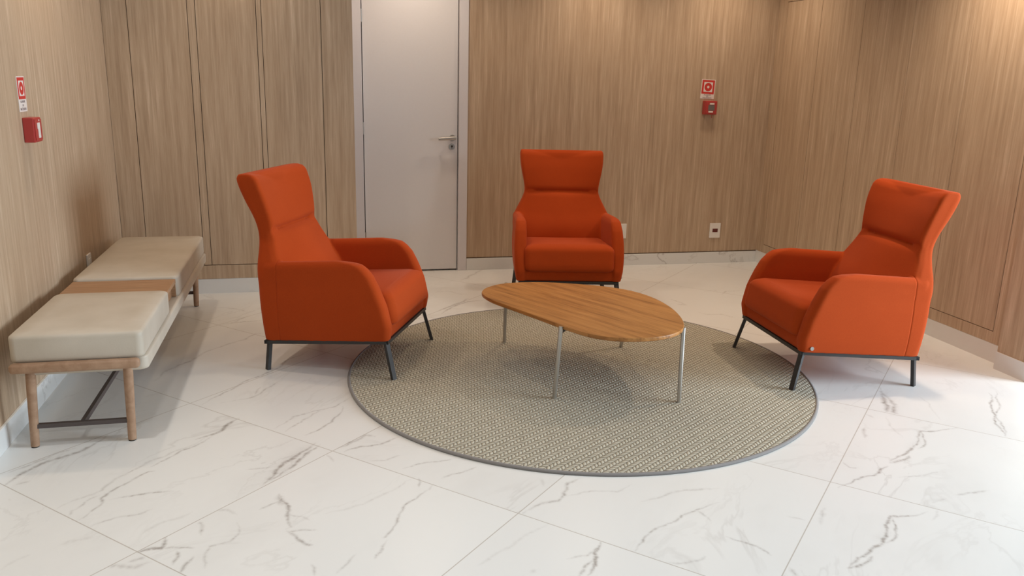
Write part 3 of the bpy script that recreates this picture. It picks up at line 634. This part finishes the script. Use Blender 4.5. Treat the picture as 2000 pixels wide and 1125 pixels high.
# a fine stitched groove along every seam
b0.normal_update()
grooves = {v for e in b0.edges if len({f[fl] for f in e.link_faces}) > 1 for v in e.verts}
seam = {v for v in grooves if abs(v.co.x - XS) < 2e-3 and abs(v.co.y) > 0.30}
for v in seam: v.co -= v.normal * 0.0022
b0.normal_update()
PIECE = {}
for k_, nm in enumerate(names):
    bb = b0.copy(); L2 = bb.faces.layers.int['reg']
    bmesh.ops.delete(bb, geom=[f for f in bb.faces if f[L2] != k_], context='FACES')
    me = bpy.data.meshes.new(nm); bb.to_mesh(me); bb.free()
    for p in me.polygons: p.use_smooth = True
    PIECE[nm] = me
b0.free()
def cushion(rings_fn, n):
    b = bmesh.new(); loft(b, [rings_fn(i / (n - 1)) for i in range(n)]); return b
def build_chair(label, x, y, rz):
    t = thing('armchair', label, 'armchair', (x, y, 0), rz, 'orange high-backed armchairs around the coffee table')
    for nm in names: mesh_obj('armrest' if nm.startswith('arm') else nm, PIECE[nm], ORANGE, t)
    # seat cushion
    def seat(tt):
        z = 0.252 + (0.428 - 0.252) * tt
        e0 = max(0, (0.03 - (z - 0.252)) / 0.03); e1 = max(0, ((z - 0.385) / 0.043))
        k_ = 0.020 * (1 - math.sqrt(max(0, 1 - e0 * e0))) + 0.045 * (1 - math.sqrt(max(0, 1 - min(1, e1) ** 2)))
        x1 = 0.335 - 0.20 * max(0, z - 0.30) ** 1.0
        lp = rrect(-0.25, x1 - k_, -0.300 + k_, 0.300 - k_, 0.045, 8)
        return [sh(a, b, z + (0.012 * (1 - (b / 0.3) ** 2) if tt == 1 else 0)) for a, b in lp]
    b = cushion(seat, 22)
    obj('seat_cushion', b, ORANGE, t, 'all')
    # frame
    bm = bmesh.new(); zf = 0.178
    c = [sh(0.298, 0.325, zf), sh(-0.362, 0.325, zf), sh(-0.362, -0.325, zf), sh(0.298, -0.325, zf)]
    for i in range(4):
        a = Vector(c[i]); b = Vector(c[(i + 1) % 4]); d = (b - a).normalized() * 0.009
        bar(bm, a - d, b + d, 0.018, 0.018)
    obj('base_frame', bm, BLACK, t)
    for sx, sy, bx_, by_ in ((0.292, 0.320, 0.338, 0.342), (0.292, -0.320, 0.338, -0.342), (-0.346, 0.320, -0.356, 0.335), (-0.346, -0.320, -0.356, -0.335)):
        wx = x + bx_ * cos(rz) - by_ * sin(rz); wy = y + bx_ * sin(rz) + by_ * cos(rz)
        gz = RUGZ if math.hypot(wx - rc.x, wy - rc.y) < RR - 0.01 else 0.0
        b = bmesh.new(); bar(b, (bx_, by_, gz), sh(sx, sy, zf), 0.026, 0.018)
        for v in b.verts:
            if v.co.z < 0.06: v.co.z = gz + 0.0004
        obj('leg', b, BLACK, t)
    bm = cyl(bmesh.new(), (0.262, 0.345, 0.232), (0.262, 0.3605, 0.234), 0.0105, 0.010)
    obj('metal_badge', bm, STEEL, t, 40)
    return t
build_chair('orange high-backed armchair facing right, nearest the taupe bench', 0.202, 4.431, math.atan2(-0.41, 0.91))
build_chair('orange high-backed armchair facing forward, against the back wall behind the table', 1.695, 5.385, math.atan2(-0.98, -0.186))
build_chair('orange high-backed armchair facing left, in front of the right oak cupboards', 2.698, 3.815, math.atan2(0.06, -0.998))

# ------------------------------------------------------------------ bench
bn = thing('upholstered_bench', 'long taupe upholstered bench with wooden tray and legs along the left wall', 'bench', (-0.955, 4.52, 0))
X0, X1 = -0.235, 0.262; Y0, Y1 = -1.072, 1.005
def pad(y0, y1, x0, x1, z0, z1, r=0.028, crown=0.010):
    b = bmesh.new(); rings = []
    n = 18
    for i in range(n):
        t = i / (n - 1); z = z0 + (z1 - z0) * t
        e0 = max(0, (0.018 - (z - z0)) / 0.018); e1 = max(0, (z - (z1 - r)) / r)
        k_ = 0.010 * (1 - math.sqrt(max(0, 1 - min(1, e0) ** 2))) + r * (1 - math.sqrt(max(0, 1 - min(1, e1) ** 2)))
        rings.append([(a, c, z) for a, c in rrect(x0 + k_, x1 - k_, y0 + k_, y1 - k_, 0.03, 6)])
    for f in (0.75, 0.4, 0.12):
        cx, cy = (x0 + x1) / 2, (y0 + y1) / 2
        rings.append([(cx + (a - cx) * f, cy + (c - cy) * f, z1 + crown * (1 - f)) for a, c, _ in rings[n - 1]])
    loft(b, rings); return b
obj('platform', pad(Y0 + 0.012, Y1 - 0.012, X0 + 0.002, X1 + 0.010, 0.315, 0.378, 0.010, 0.0), LEATHER, bn, 50)
obj('seat_cushion', pad(Y0, -0.397, X0, X1, 0.372, 0.487, 0.014, 0.006), LEATHER, bn, 50)
obj('seat_cushion', pad(-0.113, Y1, X0, X1, 0.372, 0.487, 0.014, 0.006), LEATHER, bn, 50)
ty0, ty1 = -0.395, -0.115
tr = obj('tray', BX(X0 + 0.004, X1 - 0.010, ty0, ty1, 0.450, 0.472, bevel=0.002), TRAY, bn)
bm = bmesh.new(); box(bm, X0 + 0.004, X1 - 0.012, ty0, ty0 + 0.012, 0.380, 0.451); box(bm, X0 + 0.004, X1 - 0.012, ty1 - 0.012, ty1, 0.380, 0.451); box(bm, X0 + 0.004, X0 + 0.02, ty0, ty1, 0.380, 0.451); box(bm, X1 - 0.045, X1 - 0.033, ty0 + 0.01, ty1 - 0.01, 0.380, 0.451)
obj('tray_box', bm, TRAY, tr)
for s, yy in ((-1, Y0 - 0.014), (1, 1.045)):
    bm = bmesh.new()
    lp = rrect(-0.0185, 0.0185, -0.020, 0.020, 0.012, 5)
    loft(bm, [[(xx, yy + a * f, 0.358 + c * f) for a, c in lp] for xx, f in ((X0 + 0.004, 0.55), (X0 + 0.010, 0.9), (X0 + 0.018, 1.0), (X1 - 0.030, 1.0), (X1 - 0.022, 0.9), (X1 - 0.016, 0.55))])
    obj('end_rail', bm, BWOOD, bn, 40)
for yy in (-1.025, 1.072):
    for xx in (-0.190, 0.180):
        y2 = Y0 + 0.006 if yy < 0 else 1.050
        lg = obj('leg', cyl(bmesh.new(), (xx, yy - 0.012 if yy < 0 else yy, 0.006), (xx + (0.021 if xx < 0 else 0.012), (yy + y2) / 2 - 0.005 if yy < 0 else y2, 0.342), 0.0165, 0.0195), BWOOD, bn, True)
        obj('foot_glide', cyl(bmesh.new(), (xx, yy - 0.012 if yy < 0 else yy, 0.0), (xx, yy - 0.012 if yy < 0 else yy, 0.0065), 0.0145), RUBBER, lg, True)
    obj('stretcher', bar(bmesh.new(), (-0.180, yy - 0.016 if yy < 0 else yy, 0.093), (0.170, yy - 0.016 if yy < 0 else yy, 0.093), 0.018, 0.018), DARKBAR, bn)
obj('long_stretcher', bar(bmesh.new(), (-0.002, -1.035, 0.093), (-0.002, 1.065, 0.093), 0.016, 0.022), DARKBAR, bn)
for yy in (-0.95, 0.95): obj('cross_bar', BX(-0.20, 0.20, yy - 0.02, yy + 0.02, 0.302, 0.316), BLACK, bn)

# ------------------------------------------------------------------ fire alarm signs and call points, sockets
def on_wall(wall):
    # local frame: u to the right along the wall (seen from the room), v up, w out of the wall
    if wall == 'left': return lambda o: (lambda u, v, w: Vector((LX + w, o[0] + u, o[1] + v)))
    return lambda o: (lambda u, v, w: Vector((o[0] + u, BY - w, o[1] + v)))
def plate(bm, F, u0, u1, v0, v1, w0, w1, bevel=0.0):
    r = bmesh.ops.create_cube(bm, size=1.0)
    if bevel:
        for v in r['verts']: v.co = Vector((u0 + (v.co.x + .5) * (u1 - u0), v0 + (v.co.y + .5) * (v1 - v0), w0 + (v.co.z + .5) * (w1 - w0)))
        es = list({e for v in r['verts'] for e in v.link_edges})
        rb = bmesh.ops.bevel(bm, geom=es, offset=bevel, segments=2, affect='EDGES', profile=0.5)
        vs_ = {v for f in rb['faces'] for v in f.verts} | {v for v in r['verts'] if v.is_valid}
        for v in vs_: v.co = F(*v.co)
    else:
        for v in r['verts']: v.co = F(u0 + (v.co.x + .5) * (u1 - u0), v0 + (v.co.y + .5) * (v1 - v0), w0 + (v.co.z + .5) * (w1 - w0))
    return bm
def disc(bm, F, r, w0, w1, ri=0.0, n=40):
    rows = []
    for rr, w in ((r, w0), (r, w1), (max(ri, 1e-4), w1), (max(ri, 1e-4), w0)):
        rows.append([bm.verts.new(F(rr * cos(2 * pi * i / n), rr * sin(2 * pi * i / n), w)) for i in range(n)])
    for a in range(4):
        p, q = rows[a], rows[(a + 1) % 4]
        for i in range(n): bm.faces.new((p[i], p[(i + 1) % n], q[(i + 1) % n], q[i]))
    return bm
def alarm_sign(wall, c, label, W_=0.120, H_=0.155, tilt=0.0):
    F0 = on_wall(wall)(c)
    ct, st_ = cos(tilt), sin(tilt)
    F = lambda u, v, w: F0(u * ct - v * st_, u * st_ + v * ct, w)
    s = obj('fire_alarm_sign', plate(bmesh.new(), F, -W_ / 2, W_ / 2, -H_ / 2, H_ / 2, 0.0002, 0.002), SIGNWHITE)
    tag(s, label, 'sign', 'fire alarm signs on the oak walls')
    a = W_ * 0.455; cy = H_ / 2 - W_ * 0.045 - a
    f = obj('pictogram', plate(bmesh.new(), F, -a, a, cy - a, cy + a, 0.002, 0.0024), SIGNRED, s)
    b = a * 0.70
    obj('pictogram_field', plate(bmesh.new(), F, -b, b, cy - b, cy + b, 0.0024, 0.0027), SIGNWHITE, f)
    G = lambda u, v, w: F(u, v + cy, w)
    obj('pictogram_ring', disc(bmesh.new(), G, b * 0.86, 0.0027, 0.0030, b * 0.27), SIGNRED, f)
    bm = bmesh.new()
    z0 = cy - a; gap = (z0 + H_ / 2)
    for k_, (tx, sz) in enumerate((('ALARME', 0.0150), ('DE', 0.0130), ('INCÊNDIO', 0.0150))):
        vv = z0 - gap * (0.20 + 0.30 * k_)
        text_bm(bm, tx, sz, lambda p, vv=vv: F(p.x * 1.12, vv + p.y, 0.0022 + p.z))
    obj('lettering', bm, INK, s)
def call_point(wall, c, label, dark):
    F = on_wall(wall)(c)
    s = obj('fire_alarm_call_point', plate(bmesh.new(), F, -0.055, 0.055, -0.055, 0.055, 0.0003, 0.046, 0.004), RED)
    tag(s, label, 'fire alarm', 'red fire alarm call points')
    fr_ = obj('front_cover', plate(bmesh.new(), F, -0.047, 0.047, -0.047, 0.047, 0.046, 0.050, 0.0015), RED, s)
    if dark:
        obj('glass_pane', plate(bmesh.new(), F, -0.026, 0.030, -0.022, 0.022, 0.050, 0.0515), GREYP, s)
        obj('instruction_label', plate(bmesh.new(), F, -0.014, 0.026, 0.026, 0.038, 0.050, 0.0515), WHITEP, s)
        obj('instruction_label', plate(bmesh.new(), F, -0.022, 0.018, -0.038, -0.026, 0.050, 0.0515), WHITEP, s)
        bm = bmesh.new(); cyl(bm, F(0.030, -0.055, 0.012), F(0.030, -0.083, 0.010), 0.002); obj('hammer_chain', bm, RED, s)
    else:
        bm = bmesh.new(); plate(bm, F, -0.020, 0.018, 0.004, 0.032, 0.050, 0.0515); plate(bm, F, -0.012, 0.018, -0.036, 0.004, 0.050, 0.0515)
        obj('instruction_label', bm, WHITEP, s)
        bm = disc(bmesh.new(), lambda u, v, w: F(u + 0.010, v + 0.042, w), 0.004, 0.050, 0.0516); obj('indicator_lamp', bm, WHITEP, s)
alarm_sign('left', (4.217, 1.393), 'red and white fire alarm sign on the left oak wall above the bench', 0.105, 0.155)
call_point('left', (4.235, 1.234), 'red fire alarm box with white label on the left wall', False)
alarm_sign('back', (3.187, 1.464), 'red and white fire alarm sign on the back wall, right of the middle armchair', 0.122, 0.155, R(-2.2))
call_point('back', (3.205, 1.316), 'red fire alarm box with grey window on the back wall', True)
def socket(wall, c, label, W_, H_, face):
    F = on_wall(wall)(c)
    s = obj('wall_socket', plate(bmesh.new(), F, -W_ / 2, W_ / 2, -H_ / 2, H_ / 2, 0.0003, 0.009, 0.0025), WHITEP)
    tag(s, label, 'wall socket', 'white wall sockets')
    if face:
        m = obj('socket_insert', plate(bmesh.new(), F, -0.024, 0.024, -0.014, 0.016, 0.009, 0.0105), BROWNP, s)
        bm = bmesh.new()
        for u in (-0.010, 0.0, 0.010): disc(bm, lambda a, b, w, u=u: F(a + u, b, w), 0.0024, 0.0105, 0.0108, n=12)
        obj('pin_hole', bm, RUBBER, m)
    else:
        obj('socket_insert', plate(bmesh.new(), F, -0.022, 0.022, -0.035, 0.035, 0.009, 0.0105), WHITEP, s)
socket('back', (3.357, 0.284), 'white socket plate with dark red insert on the back wall, right of the middle armchair', 0.100, 0.128, True)
socket('back', (2.500, 0.294), 'white socket plate half hidden by the middle armchair', 0.090, 0.124, False)
socket('left', (5.025, 0.425), 'white socket plate on the left wall just above the bench', 0.080, 0.122, False)
